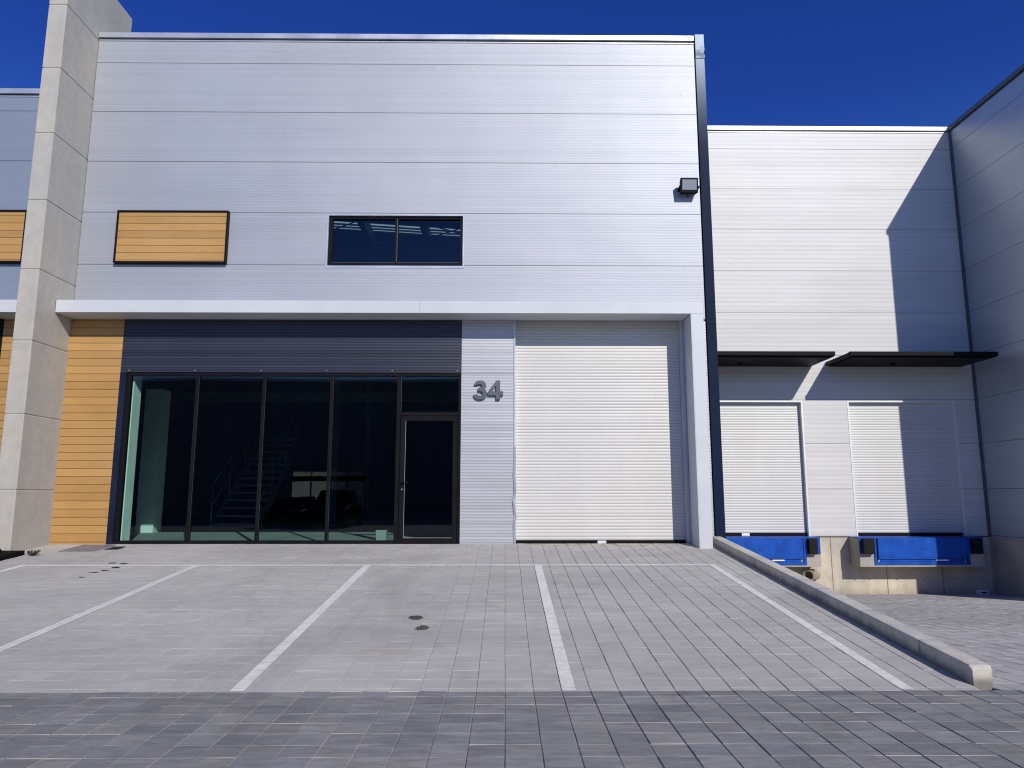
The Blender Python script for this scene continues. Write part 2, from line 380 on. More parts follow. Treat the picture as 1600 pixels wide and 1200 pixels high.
# parking bay lines
PG = 'white lines of the parking bays'
def pline(xa0, xa1, ya, xb0, xb1, yb, label):
    mb = MB(); N = 24
    for k in range(N):
        t0, t1 = k/N, (k+1)/N
        f = lambda a, b, t: a+(b-a)*t
        j = lambda: 0
        y0, y1 = f(ya,yb,t0), f(ya,yb,t1)
        mb.face([(f(xa0,xb0,t0),y0,rz(y0)+.0035),(f(xa1,xb1,t0),y0,rz(y0)+.0035),(f(xa1,xb1,t1),y1,rz(y1)+.0035),(f(xa0,xb0,t1),y1,rz(y1)+.0035)])
    o = mb.build('parking_line', M['paint'], fix=False); tag(o, label, 'parking line', PG); return o
yl = 10.72
pline(-2.035, -1.93, Y1, -2.035, -1.93, yl-.05, 'white bay line running up to the middle of the shopfront')
pline(.425, .53, Y1, .425, .53, yl-.05, 'white bay line leading towards the panel with the number 34')
pline(2.96, 3.06, Y1+.02, 2.96, 3.06, yl-.05, 'white bay line nearest the concrete kerb')
pline(-4.50, -4.395, Y1, -4.50, -4.395, yl-.05, 'white bay line aimed at the left end of the shopfront')
pline(-6.99, -6.885, Y1, -6.99, -6.885, yl-.05, 'white bay line in front of the timber boards, leftmost of all')
mb = MB()
mb.face([(-6.99,yl-.05,rz(yl-.05)+.0035),(3.06,yl-.05,rz(yl-.05)+.0035),(3.06,yl+.05,rz(yl+.05)+.0035),(-6.99,yl+.05,rz(yl+.05)+.0035)])
tag(mb.build('parking_line', M['paint'], fix=False), 'long white cross line parallel to the building at the head of the bays', 'parking line', PG)

# ------------------------------------------------------------------ main warehouse unit
W = empty('warehouse', (-2.1, YF, .6), 'silver clad warehouse unit with black glazed shopfront and tall white roller shutter', 'warehouse')
XL, XR = -7.80, 3.635
ZT = 10.06
TH = .12
wl = MB()
def wpiece(mb, x0, x1, z0, z1, y=YF, th=TH): mb.box(x0, x1, y, y+th, z0, z1)
WX0, WX1, WZ0, WZ1 = -3.262, -.785, 5.597, 6.560      # upper window opening
OP = .008
wpiece(wl, XL, WX0-OP, 4.6, ZT); wpiece(wl, WX1+OP, XR, 4.6, ZT); wpiece(wl, WX0-OP, WX1+OP, 4.6, WZ0-OP); wpiece(wl, WX0-OP, WX1+OP, WZ1+OP, ZT)
wl.build('wall', M['silver'], W)
# panel with the house number and the strip right of the shutter
p = MB(); wpiece(p, -.782, .155, .56, 4.598); p.build('wall_panel', M['silver_fine'], W)
p = MB(); p.box(.155, .185, YF-.012, YF+.16, .56, 4.575); p.build('corner_trim', M['trim'], W)
# crumpled edge of the shutter jamb flashing
p = MB(); N = 26
for k in range(N):
    z0, z1 = .60+k*.065, .60+(k+1)*.065
    def q(z): 
        w = max(0, 1-abs(z-1.35)/.85)
        return (.170+.018*math.sin(z*13)*w+.008*math.sin(z*31)*w, YF-.018-.022*abs(math.sin(z*9))*w)
    (a,b),(c,d) = q(z0), q(z1)
    p.face([(a-.022,b+.008,z0),(a+.016,b,z0),(c+.016,d,z1),(c-.022,d+.008,z1)])
    p.face([(a+.016,b,z0),(.192,YF+.10,z0),(.192,YF+.10,z1),(c+.016,d,z1)])
p.build('jamb_flashing', M['trim'], W, fix=False)
# roof edge
p = MB(); p.box(XL, XR, YF-.035, YF+.35, ZT+.06, ZT+.165); p.box(XL, XR, YF-.012, YF+.12, ZT, ZT+.028)
p.build('roof_flashing', M['trim'], W, bevel=.006)
p = MB(); p.box(XL, XR, YF+.012, YF+.12, ZT+.028, ZT+.06); p.build('roof_joint', M['navy'], W)
# navy corner strip with battered cap, both paler upward from a painted reflection
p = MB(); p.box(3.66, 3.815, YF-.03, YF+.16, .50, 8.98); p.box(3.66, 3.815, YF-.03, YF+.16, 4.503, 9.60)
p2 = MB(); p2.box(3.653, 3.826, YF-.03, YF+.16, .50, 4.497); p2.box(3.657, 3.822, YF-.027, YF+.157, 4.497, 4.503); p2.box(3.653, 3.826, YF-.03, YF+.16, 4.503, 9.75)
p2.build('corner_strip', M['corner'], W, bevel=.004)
p = MB(); p.box(3.636, 3.652, YF+.02, YF+.12, .50, 10.2); p.build('shadow_gap', M['black'], W)
# cap, slightly dented
cap = MB(); zs = [9.752, 9.80, 9.86, 9.93, 10.0, 10.08, 10.16, 10.245]
dn = [0, .012, -.014, .006, 0, 0, 0, 0]
for k in range(len(zs)-1):
    a, b = zs[k], zs[k+1]
    cap.face([(3.656,YF-.042,a),(3.74,YF-.042+dn[k],a),(3.74,YF-.042+dn[k+1],b),(3.656,YF-.042,b)], smooth=True)
    cap.face([(3.74,YF-.042+dn[k],a),(3.826+dn[k],YF-.042,a),(3.826+dn[k+1],YF-.042,b),(3.74,YF-.042+dn[k+1],b)], smooth=True)
    cap.face([(3.826+dn[k],YF-.042,a),(3.826,YF+.3,a),(3.826,YF+.3,b),(3.826+dn[k+1],YF-.042,b)])
    cap.face([(3.656,YF+.3,a),(3.656,YF-.042,a),(3.656,YF-.042,b),(3.656,YF+.3,b)])
cap.face([(3.656,YF-.042,10.245),(3.826,YF-.042,10.245),(3.826,YF+.3,10.245),(3.656,YF+.3,10.245)])
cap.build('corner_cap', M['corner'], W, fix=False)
# body behind (roof, sides, back), with a slanting rooflight strip
YB = 40.
body = MB()
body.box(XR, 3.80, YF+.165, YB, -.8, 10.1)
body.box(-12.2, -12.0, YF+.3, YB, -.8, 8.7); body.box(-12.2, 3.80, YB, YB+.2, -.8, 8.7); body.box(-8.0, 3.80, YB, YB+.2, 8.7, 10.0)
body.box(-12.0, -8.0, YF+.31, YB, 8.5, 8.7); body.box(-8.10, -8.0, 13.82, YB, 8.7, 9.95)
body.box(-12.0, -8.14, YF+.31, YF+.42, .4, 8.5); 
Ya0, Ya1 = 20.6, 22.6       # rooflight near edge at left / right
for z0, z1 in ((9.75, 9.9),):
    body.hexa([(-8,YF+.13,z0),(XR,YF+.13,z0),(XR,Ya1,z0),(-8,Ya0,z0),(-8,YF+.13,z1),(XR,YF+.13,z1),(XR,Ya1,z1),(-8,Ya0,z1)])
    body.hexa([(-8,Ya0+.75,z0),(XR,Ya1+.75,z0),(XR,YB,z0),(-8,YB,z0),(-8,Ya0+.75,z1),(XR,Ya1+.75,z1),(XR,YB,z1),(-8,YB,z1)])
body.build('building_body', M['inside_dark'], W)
p = MB(); p.hexa([(-8,Ya0,9.80),(XR,Ya1,9.80),(XR,Ya1+.75,9.80),(-8,Ya0+.75,9.80),(-8,Ya0,9.81),(XR,Ya1,9.81),(XR,Ya1+.75,9.81),(-8,Ya0+.75,9.81)])
p.build('rooflight', M['skylight'], W)
for k in (.24, .48):
    p = MB(); p.hexa([(-8,Ya0+k,9.74),(XR,Ya1+k,9.74),(XR,Ya1+k+.04,9.74),(-8,Ya0+k+.04,9.74),(-8,Ya0+k,9.79),(XR,Ya1+k,9.79),(XR,Ya1+k+.04,9.79),(-8,Ya0+k+.04,9.79)]); p.build('rooflight_bar', M['steel'], W)
for bx in (-6.25, -4.35, -2.55, -.7):
    p = MB(); p.box(bx, bx+.18, 14.0, 30, 9.35, 9.74); p.build('roof_beam', M['steel'], W)
p = MB()
for k in range(3): p.tube((-7+k*3.6, 19.0, 9.2), (-3.4+k*3.6, 21.9, 9.2), .02, seg=6); p.tube((-3.4+k*3.6, 19.0, 9.2), (-7+k*3.6, 21.9, 9.2), .02, seg=6)
p.build('roof_bracing', M['steel'], W)
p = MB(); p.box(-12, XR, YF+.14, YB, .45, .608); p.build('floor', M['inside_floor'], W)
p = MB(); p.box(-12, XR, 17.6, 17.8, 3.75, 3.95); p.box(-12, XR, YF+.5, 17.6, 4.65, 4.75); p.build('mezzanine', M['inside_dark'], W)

# timber cladding left of the shopfront
p = MB(); p.box(-7.83, -6.852, YF-.02, YF+.1, .50, 4.60); p.build('timber_cladding', M['board'], W)
# black fascia over the shopfront
p = MB(); p.box(-6.85, -.784, YF-.012, YF+.1, 3.612, 4.60); p.build('fascia', M['black_clad'], W)
p = MB(); p.box(-6.85, -6.742, YF-.022, YF+.1, .50, 3.611); p.build('side_trim', M['navy'], W)
for k in range(6): p = MB(); p.tube((-6.70+k*1.17, YF-.020, 3.645), (-6.70+k*1.17, YF-.011, 3.645), .009, seg=8); p.build('screw', M['trim'], W)

# shopfront
SF = MB()
SX0, SX1, SZ0, SZ1 = -6.740, -.786, .585, 3.606
y0, y1 = YF+.005, YF+.085
SF.box(SX0, SX1, y0, y1, SZ1-.055, SZ1); 
SF.box(SX0, -1.925, y0, y1, SZ0, SZ0+.085)
SF.box(SX0, SX0+.075, y0, y1, SZ0+.085, SZ1-.055)
SF.box(SX1-.045, SX1, y0, y1, SZ0, SZ1-.055)
muls = (-5.480, -4.295, -3.090)
for mx in muls: SF.box(mx-.026, mx+.026, y0-.012, y1, SZ0+.085, SZ1-.055)
SF.box(-1.925, -1.853, y0-.012, y1, SZ0, SZ1-.055)
SF.box(-1.853, SX1-.045, y0-.006, y1, 2.838, 2.905)
sf = SF.build('shopfront_frame', M['black'], W, bevel=.003, seg=1)
xs = [SX0+.075, -5.506, -4.321, -3.116, -1.925]; xe = [-5.506, -4.321, -3.116, -1.925]
edges = [(SX0+.075, -5.506), (-5.454, -4.321), (-4.269, -3.116), (-3.064, -1.925)]
for k, (a, b) in enumerate(edges):
    p = MB(); t = random.uniform(-.0015, .0015); yy = YF+.045
    p.hexa([(a,yy,SZ0+.085),(b,yy+t,SZ0+.085),(b,yy+t+.008,SZ0+.085),(a,yy+.008,SZ0+.085),(a,yy+t,SZ1-.055),(b,yy,SZ1-.055),(b,yy+.008,SZ1-.055),(a,yy+t+.008,SZ1-.055)])
    q = MB(); q.face([(a,yy,SZ0+.085),(b,yy+t,SZ0+.085),(b,yy+t,SZ1-.055),(a,yy,SZ1-.055)])
    q.build('glass_pane', M['glass'], sf, fix=False)
q = MB(); q.face([(-1.853,YF+.045,2.905),(SX1-.045,YF+.045,2.905),(SX1-.045,YF+.045,SZ1-.055),(-1.853,YF+.045,SZ1-.055)]); q.build('glass_pane', M['glass'], sf, fix=False)
# thin bright glazing beads that catch the sun
p = MB()
for a, b in edges[1:]: p.box(a+.0005, a+.0030, YF+.016, YF+.020, SZ0+.09, SZ1-.06)
p.box(-1.849, -1.845, YF+.000, YF+.004, 2.91, SZ1-.06)
p.build('glazing_bead', M['digit'], sf)
# door
D = MB(); dx0, dx1, dz0, dz1 = -1.845, SX1-.052, .60, 2.830
D.box(dx0, dx0+.085, YF-.004, YF+.055, dz0, dz1); D.box(dx1-.085, dx1, YF-.004, YF+.055, dz0, dz1)
D.box(dx0+.085, dx1-.085, YF-.004, YF+.055, dz1-.085, dz1); D.box(dx0+.085, dx1-.085, YF-.004, YF+.055, dz0, dz0+.115)
dr = D.build('door', M['black'], W, bevel=.004)
q = MB(); q.face([(dx0+.085,YF+.03,dz0+.115),(dx1-.085,YF+.03,dz0+.115),(dx1-.085,YF+.03,dz1-.085),(dx0+.085,YF+.03,dz1-.085)]); q.build('glass_pane', M['glass'], dr, fix=False)
p = MB(); p.box(dx0+.087, dx0+.092, YF-.008, YF-.003, dz0+.115, dz1-.085); p.box(dx0+.092, dx1-.085, YF-.008, YF-.003, dz0+.112, dz0+.118); p.build('door_bead', M['trim'], dr)
p = MB(); p.tube((dx0+.045,YF-.005,1.66),(dx0+.045,YF-.055,1.66),.012, seg=10); p.tube((dx0+.035,YF-.055,1.66),(dx0+.165,YF-.055,1.66),.011, seg=10); p.box(dx0+.028,dx0+.062,YF-.011,YF-.005,1.50,1.72)
p.build('handle', M['black'], dr)
p = MB(); p.tube((dx0+.045,YF-.018,1.545),(dx0+.045,YF-.011,1.545),.011, seg=10); p.build('lock', M['trim'], dr)

# interior seen through the glass
p = MB(); p.box(-7.02, -6.665, YF+.13, YF+.40, .609, 4.6); p.build('inner_pier', M['inside_wall'], W)
p = MB(); p.box(-8.40, -8.0, 16.75, 17.15, .609, 3.9); p.build('inner_column', M['inside_col'], W)
p = MB(); p.box(-5.15, -4.85, 21.0, 21.3, .609, 9.3); p.box(-4.65, -4.5, 24.0, 24.3, .609, 9.3); p.build('inner_column', M['steel'], W)
ST = empty('staircase', (-6.3, 16.9, .609), 'dim steel staircase with open treads inside behind the shopfront glass', 'staircase')
for k in range(13):
    p = MB(); zz = .609+.185*(k+1); yy = 17.15+.26*k
    p.box(-6.85, -5.85, yy, yy+.27, zz-.045, zz); p.build('tread', M['steel'], ST)
for xx in (-6.90, -5.85):
    p = MB(); p.hexa([(xx,17.05,.61),(xx+.05,17.05,.61),(xx+.05,17.35,.61),(xx,17.35,.61),(xx,20.4,3.03),(xx+.05,20.4,3.03),(xx+.05,20.7,3.03),(xx,20.7,3.03)]); p.build('stringer', M['steel'], ST)
    p = MB(); 
    for k in range(4): p.tube((xx+.025,17.2+k*1.02,.65+k*.73),(xx+.025,17.2+k*1.02,1.70+k*.73),.02, seg=8)
    p.tube((xx+.025,17.2,1.70),(xx+.025,20.26,3.89),.022, seg=8); p.tube((xx+.025,17.2,1.2),(xx+.025,20.26,3.39),.014, seg=8)
    p.build('handrail', M['steel'], ST)
bx = MB(); bx.box(-2.28, -2.10, YF+.28, YF+.40, .609, .83); bx.box(-2.285, -2.09, YF+.275, YF+.405, .80, .832)
M['carton'] = plain('grey_carton', (.36,.37,.36), .8, 0, .1, 6)
tag(bx.build('carton', M['carton'], bevel=.004), 'small pale carton on the floor just inside the glass beside the door', 'carton')

# roller shutter (real slats)
RS = MB(); ys = YF+.145
RS.box(.185, 3.165, ys, ys+.03, .668, 4.66)
rs = RS.build('roller_shutter', M['shutter'], W)
p = MB(); p.box(.19, 3.165, ys-.028, ys+.03, .600, .666); p.build('bottom_rail', M['black'], rs, bevel=.003)
p = MB(); p.box(1.62, 1.77, ys-.034, ys-.028, .612, .660); p.build('lock_plate', M['label'], rs)
p = MB(); p.box(3.167, 3.243, YF+.02, YF+.20, .56, 4.66); p.box(3.167, 3.185, YF-.004, YF+.02, .56, 4.66); p.build('shutter_guide', M['trim'], rs)
p = MB(); p.box(.155, 3.26, YF+.18, YF+.25, .4, 4.9); p.build('shutter_housing', M['inside_dark'], rs)
p = MB(); p.box(3.24, XR, YF, YF+.1, .5, 4.575); p.build('wall_panel', M['silver_fine'], W)

# portal canopy: white frame along the front and down the right side
p = MB()
p.box(-7.80, -1.503, YC, YC+.012, 4.580, 4.800); p.box(-1.497, 3.462, YC, YC+.012, 4.580, 4.800)      # face
p.box(-1.503, -1.497, YC+.003, YC+.012, 4.580, 4.800)
p.box(-7.80, 3.462, YC+.012, YF-.001, 4.790, 4.800)                                                  # top
p.box(-7.80, 3.228, YC+.012, YF-.003, 4.580, 4.592)                                                 # soffit
pc = p.build('canopy', M['white'], W, bevel=.003, seg=1)
p = MB(); p.box(3.250, 3.462, YC, YC+.012, .53, 4.577); p.box(3.238, 3.250, YC, YF-.001, .53, 4.577); p.box(3.450, 3.462, YC+.012, YF-.001, .53, 4.577)
p.build('canopy_leg', M['white'], W, bevel=.003, seg=1)

# upper window
wf = MB(); a, b = YF+.03, YF+.10
wf.box(WX0, WX1, a, b, WZ0, WZ0+.075); wf.box(WX0, WX1, a, b, WZ1-.055, WZ1)
wf.box(WX0, WX0+.07, a, b, WZ0+.075, WZ1-.055); wf.box(WX1-.05, WX1, a, b, WZ0+.075, WZ1-.055)
wf.box(-2.040, -1.982, a-.012, b, WZ0+.075, WZ1-.055)
w = wf.build('window', M['black'], W, bevel=.003, seg=1)
for xa, xb in ((WX0+.07, -2.040), (-1.982, WX1-.05)):
    q = MB(); q.face([(xa,YF+.07,WZ0+.075),(xb,YF+.07,WZ0+.075),(xb,YF+.07,WZ1-.055),(xa,YF+.07,WZ1-.055)]); q.build('glass_pane', M['upglass'], w, fix=False)
p = MB(); p.box(-2.000, -1.990, a-.016, a-.012, WZ0+.08, WZ1-.06); p.box(WX0+.075, WX1-.055, a-.003, a, WZ0+.070, WZ0+.075); p.build('glazing_bead', M['digit'], w)
p = MB(); e = .032
p.box(WX0-e, WX1+e, YF-.008, YF+.03, WZ0-e-.012, WZ0); p.box(WX0-e, WX1+e, YF-.008, YF+.03, WZ1, WZ1+e*.6)
p.box(WX0-e, WX0, YF-.008, YF+.03, WZ0, WZ1); p.box(WX1, WX1+e*.7, YF-.008, YF+.03, WZ0, WZ1); p.build('window_trim', M['trim'], W)

def timber_panel(x0, x1, z0, z1, parent):
    d = .085
    p = MB(); p.box(x0+.03, x1-.03, YF-d+.02, YF-.001, z0+.03, z1-.03); o = p.build('timber_panel', M['board'], parent)
    f = MB(); f.box(x0, x1, YF-d, YF-.001, z0, z0+.03); f.box(x0, x1, YF-d, YF-.001, z1-.03, z1)
    f.box(x0, x0+.03, YF-d, YF-.001, z0+.03, z1-.03); f.box(x1-.03, x1, YF-d, YF-.001, z0+.03, z1-.03)
    f.build('panel_frame', M['black'], o)
timber_panel(-7.12, -5.085, 5.615, 6.615, W)

# ------------------------------------------------------------------ house number 34
HN = empty('house_number', (-.3, YF, 3.12), 'dark grey raised numerals 34 on the ribbed panel beside the roller shutter', 'house number')
def extr(poly, name, y0=YF-.052, y1=YF-.004):
    me = bpy.data.meshes.new(name); bm = bmesh.new()
    for loop in poly[:1]:
        vs = [bm.verts.new((x, y0, z)) for x, z in loop]
    es = []
    for i in range(len(vs)): es.append(bm.edges.new((vs[i], vs[(i+1) % len(vs)])))
    for loop in poly[1:]:
        hv = [bm.verts.new((x, y0, z)) for x, z in loop]
        for i in range(len(hv)): es.append(bm.edges.new((hv[i], hv[(i+1) % len(hv)])))
    bmesh.ops.triangle_fill(bm, use_beauty=True, use_dissolve=False, edges=es)
    r = bmesh.ops.extrude_face_region(bm, geom=bm.faces[:])
    bmesh.ops.translate(bm, verts=[v for v in r['geom'] if isinstance(v, bmesh.types.BMVert)], vec=(0, y1-y0, 0))
    bmesh.ops.recalc_face_normals(bm, faces=bm.faces); bm.to_mesh(me); bm.free()
    me.materials.append(M['digit'])
    o = bpy.data.objects.new(name, me); COL.objects.link(o); o.parent = HN; o.matrix_parent_inverse = Matrix.Translation(-HN.location)
# '4'
z0, h = 3.122, .345
fx = -.300; w4 = .265
fz = lambda t: z0+h*t
extr([[(fx, fz(.22)), (fx+w4*.52, fz(.22)), (fx+w4*.52, fz(0)), (fx+w4*.80, fz(0)), (fx+w4*.80, fz(.22)), (fx+w4, fz(.22)), (fx+w4, fz(.43)), (fx+w4*.80, fz(.43)), (fx+w4*.80, fz(1)), (fx+w4*.55, fz(1)), (fx, fz(.42))],
      [(fx+w4*.27, fz(.43)), (fx+w4*.52, fz(.43)), (fx+w4*.52, fz(.74))]], 'numeral')
# '3' from two bowls
def arc(cx, cz, rx, rzz, a0, a1, n=14): return [(cx+rx*math.cos(math.radians(a0+(a1-a0)*i/n)), cz+rzz*math.sin(math.radians(a0+(a1-a0)*i/n))) for i in range(n+1)]
cx = -.440
uo = arc(cx-.004, fz(.735), .108, h*.265, 170, -38)       # outer top
lo = arc(cx, fz(.295), .122, h*.295, 40, -172)     # outer bottom
li = arc(cx-.004, fz(.305), .050, h*.125, -165, 62)
ui = arc(cx-.010, fz(.715), .042, h*.095, -62, 150)
extr([uo + lo + li + [(cx-.040, fz(.450)), (cx-.040, fz(.605))] + ui], 'numeral')

# ------------------------------------------------------------------ floodlight
FL = empty('floodlight', (3.40, YF, 7.1), 'black rectangular floodlight high on the silver wall beside the navy corner strip', 'floodlight')
p = MB()
t = -.17     # tilt
def fp(x, dy, dz): return (x, YF-.20+dy+dz*t, 7.10+dz)
p.hexa([fp(3.225,0,-.14), fp(3.555,0,-.14), fp(3.54,.125,-.125), fp(3.24,.125,-.125), fp(3.225,0,.13), fp(3.555,0,.13), fp(3.54,.125,.10), fp(3.24,.125,.10)])
p.box(3.30, 3.50, YF-.11, YF-.06, 7.03, 7.17)
for k in range(7): p.box(3.28+k*.036, 3.29+k*.036, YF-.14, YF-.07, 7.01, 7.19)
p.build('housing', M['black'], FL, bevel=.006)
p = MB(); 
A = fp(3.262,-.004,-.092); B = fp(3.525,-.004,-.092); C = fp(3.525,-.004,.095); Dd = fp(3.262,-.004,.095)
p.face([A, B, C, Dd]); p.build('lens', M['lampglass'], FL, fix=False)
p = MB(); p.box(3.215, 3.228, YF-.17, YF-.005, 7.06, 7.10); p.box(3.572, 3.585, YF-.17, YF-.005, 7.06, 7.10); p.box(3.215, 3.585, YF-.012, YF-.001, 7.05, 7.11); p.build('bracket', M['black'], FL)
p = MB(); p.tube((3.40,YF-.05,6.98),(3.40,YF-.003,6.94),.008, seg=6); p.build('cable', M['black'], FL)

# ------------------------------------------------------------------ concrete fin wall
FN = MB(); zj = [10.08+1.222, 10.08, 8.858, 7.636, 6.414, 5.192, 3.970, 2.748, 1.526, .3]
for k in range(len(zj)-1):
    FN.box(-8.135, -7.813, 11.71, 13.80, zj[k+1]+.006, zj[k]-.006)
FN.box(-8.125, -7.823, 11.72, 13.79, .3, 11.29)
tag(FN.build('fin_wall', M['fin'], bevel=.012), 'tall grey precast concrete fin wall with horizontal joints rising above the roof', 'concrete wall')

# ------------------------------------------------------------------ left neighbour
LW = empty('warehouse', (-15, YF, .6), 'lower blue grey warehouse unit continuing left beyond the concrete fin', 'warehouse')
p = MB(); p.box(-24, -8.14, YF, YF+.3, 4.6, 8.89); p.box(-24, -12.25, YF+.3, 40, -.5, 8.8); p.build('wall', M['silver_left'], LW)
p = MB(); p.box(-24, -8.14, YF-.035, YF+.35, 8.95, 9.05); p.box(-24, -8.14, YF-.012, YF+.3, 8.892, 8.915); p.build('roof_flashing', M['trim'], LW)
p = MB(); p.box(-24, -8.14, YF+.012, YF+.3, 8.915, 8.95); p.build('roof_joint', M['navy'], LW)
timber_panel(-10.80, -8.765, 5.615, 6.615, LW)
p = MB(); p.box(-24, -8.14, YC, YC+.012, 4.58, 4.80); p.box(-24, -8.14, YC+.012, YF-.001, 4.79, 4.80); p.box(-24, -8.14, YC+.012, YF-.003, 4.58, 4.592); p.build('canopy', M['white'], LW)
p = MB(); p.box(-9.0, -8.14, YF-.02, YF+.1, .5, 4.6); p.build('timber_cladding', M['board'], LW)
p = MB(); p.box(-9.12, -9.0, YF-.022, YF+.1, .5, 4.6); p.box(-24, -9.12, YF+.02, YF+.12, .5, 4.6); p.build('shopfront_frame', M['black'], LW)

# planting bed at the foot of the fin
BD = MB(); 
BD.hexa([(-12,10.4,rz(10.4)-.05),(-7.52,10.4,rz(10.4)-.05),(-7.52,11.62,rz(11.62)-.05),(-12,11.62,rz(11.62)-.05),(-12,10.4,rz(10.4)+.07),(-7.52,10.4,rz(10.4)+.07),(-7.52,11.62,rz(11.62)+.07),(-12,11.62,rz(11.62)+.07)])
for k in range(60):
    x = random.uniform(-9.5, -7.75); y = random.uniform(11.2, 11.6); z = rz(y)+.068
    BD.face([(x-.02,y,z),(x+.02,y+.01,z),(x+random.uniform(-.03,.03),y,z+random.uniform(.02,.06))])
tag(BD.build('planting_bed', M['soil'], fix=False), 'low black planting bed at the foot of the concrete fin', 'planting bed')
WD = MB()
for k in range(11):
    a = random.uniform(0, 2*PI); r = random.uniform(.05, .12); x, y = -7.33, 11.52; z = rz(y)
    px, py = x+math.cos(a)*r, y+math.sin(a)*r*.6; hh = random.uniform(.05, .11)
    WD.face([(x-.006,y,z),(x+.006,y,z),(px+.018,py,z+hh*.8),(px,py,z+hh),(px-.018,py,z+hh*.75)])
tag(WD.build('weed', M['leaf'], fix=False), 'tiny dark weed sprouting from the paving right of the planting bed', 'weed')

# covers in the paving
def plate(name, pts, mat, label, cat, h=.008):
    mb = MB(); mb.hexa([(x,y,rz(y)-.01) for x,y in pts]+[(x,y,rz(y)+h) for x,y in pts])
    o = mb.build(name, mat, bevel=.002, seg=1); tag(o, label, cat); return o
plate('manhole_cover', [(-7.19,11.93),(-6.62,11.93),(-6.62,12.62),(-7.19,12.62)], M['cover'], 'flat grey inspection cover in the paving before the timber boards', 'manhole cover')
mc = MB()
mc2 = plate('drain_grate', [(-6.56,12.12),(-6.36,12.12),(-6.36,12.42),(-6.56,12.42)], M['grate'], 'small rusty brown drain grate in the paving near the left end of the glass', 'drain')
# crumbs of dark debris where the sand has washed out
DB = [(-5.76,10.90,.10,.035),(-5.56,10.85,.10,.03),(-5.52,10.55,.09,.05),(-5.56,10.33,.12,.025),(-5.62,10.18,.14,.015),(-5.60,9.86,.09,.018)]
mb = MB()
for x, y, rx, ry in DB:
    n = 9; mb.face([(x+rx*.6*math.cos(2*PI*i/n)*random.uniform(.6,1.2), y+ry*math.sin(2*PI*i/n)*random.uniform(.6,1.2), rz(y)+.006+SL*ry*math.sin(2*PI*i/n)) for i in range(n)])
tag(mb.build('debris', M['grate'], fix=False), 'scattered dark crumbs over the white cross line near the left bays', 'debris', kind='stuff')

# ------------------------------------------------------------------ kerb wall
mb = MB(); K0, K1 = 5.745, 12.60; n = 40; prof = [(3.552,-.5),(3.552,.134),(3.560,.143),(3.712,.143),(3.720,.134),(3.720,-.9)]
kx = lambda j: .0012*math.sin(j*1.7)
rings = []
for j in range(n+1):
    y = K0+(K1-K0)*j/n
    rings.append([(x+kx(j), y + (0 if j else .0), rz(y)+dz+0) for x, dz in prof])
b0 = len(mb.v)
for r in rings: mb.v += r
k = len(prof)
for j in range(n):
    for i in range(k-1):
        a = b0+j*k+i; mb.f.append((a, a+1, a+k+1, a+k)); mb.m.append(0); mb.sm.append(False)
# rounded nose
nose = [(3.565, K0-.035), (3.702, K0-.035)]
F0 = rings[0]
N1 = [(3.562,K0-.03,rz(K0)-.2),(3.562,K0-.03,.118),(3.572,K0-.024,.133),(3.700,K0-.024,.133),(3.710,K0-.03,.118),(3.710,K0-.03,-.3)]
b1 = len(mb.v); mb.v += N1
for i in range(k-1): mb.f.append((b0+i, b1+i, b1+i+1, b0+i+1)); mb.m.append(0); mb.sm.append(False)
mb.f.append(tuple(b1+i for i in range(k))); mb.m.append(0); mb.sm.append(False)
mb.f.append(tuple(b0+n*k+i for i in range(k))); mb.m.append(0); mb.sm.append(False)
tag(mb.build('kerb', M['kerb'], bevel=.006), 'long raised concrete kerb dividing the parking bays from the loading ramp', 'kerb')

# ------------------------------------------------------------------ loading dock building
YD = 16.0
DK = empty('loading_dock', (7.2, YD, -.66), 'white clad loading dock wall with two roller shutters over blue levellers', 'loading dock')
X0, X1 = 3.83, 10.6
S1 = (4.27, 6.645); S2 = (7.725, 10.085); SZ = 3.515; FLZ = .56
p = MB()
for a, b in ((X0, S1[0]-.01), (S1[1]+.01, S2[0]-.01), (S2[1]+.01, X1)): p.box(a, b, YD, YD+.15, FLZ, SZ+.01)
p.box(X0, X1, YD, YD+.15, SZ+.01, 10.0); p.build('wall', M['white_clad'], DK)
p = MB(); p.box(X0, X1, YD+.3, YD+.5, -.8, 10.0); p.box(X0, X1, YD+.5, 40, 9.6, 9.9); p.build('building_body', M['inside_dark'], DK)
p = MB(); p.box(X0, X1, YD-.04, YD+.3, 10.055, 10.15); p.box(X0, X1, YD-.012, YD+.15, 10.0, 10.022); p.build('roof_flashing', M['trimwhite'], DK)
p = MB(); p.box(X0, X1, YD+.012, YD+.15, 10.022, 10.055); p.build('roof_joint', M['navy'], DK)
p = MB(); p.box(X0, X1+.05, YD+.03, YD+.29, -.9, FLZ-.022); p.build('dock_wall', M['dock_conc'], DK)
p = MB(); p.box(X0, X1, YD+.02, YD+.15, FLZ-.02, FLZ-.001); p.build('base_joint', M['black'], DK)
for a, b, lab in ((S1[0], S1[1], 5.20), (S2[0], S2[1], None)):
    o = MB(); o.box(a-.02, b+.02, YD+.1, YD+.14, .632, SZ+.05); s_ = o.build('roller_shutter', M['shutter_dock'], DK)
    o = MB(); o.box(a+.005, b-.005, YD+.075, YD+.14, FLZ+.002, .630); o.build('bottom_rail', M['black'], s_, bevel=.003, seg=1)
    if lab: o = MB(); o.box(lab, lab+.17, YD+.068, YD+.074, .568, .628); o.build('lock_plate', M['label'], s_)
    o = MB(); o.box(a-.035, a, YD-.008, YD+.099, FLZ, SZ+.03); o.box(b, b+.035, YD-.008, YD+.099, FLZ, SZ+.03); o.box(a, b, YD-.008, YD+.099, SZ, SZ+.03)
    o.build('shutter_frame', M['trimwhite'], s_)
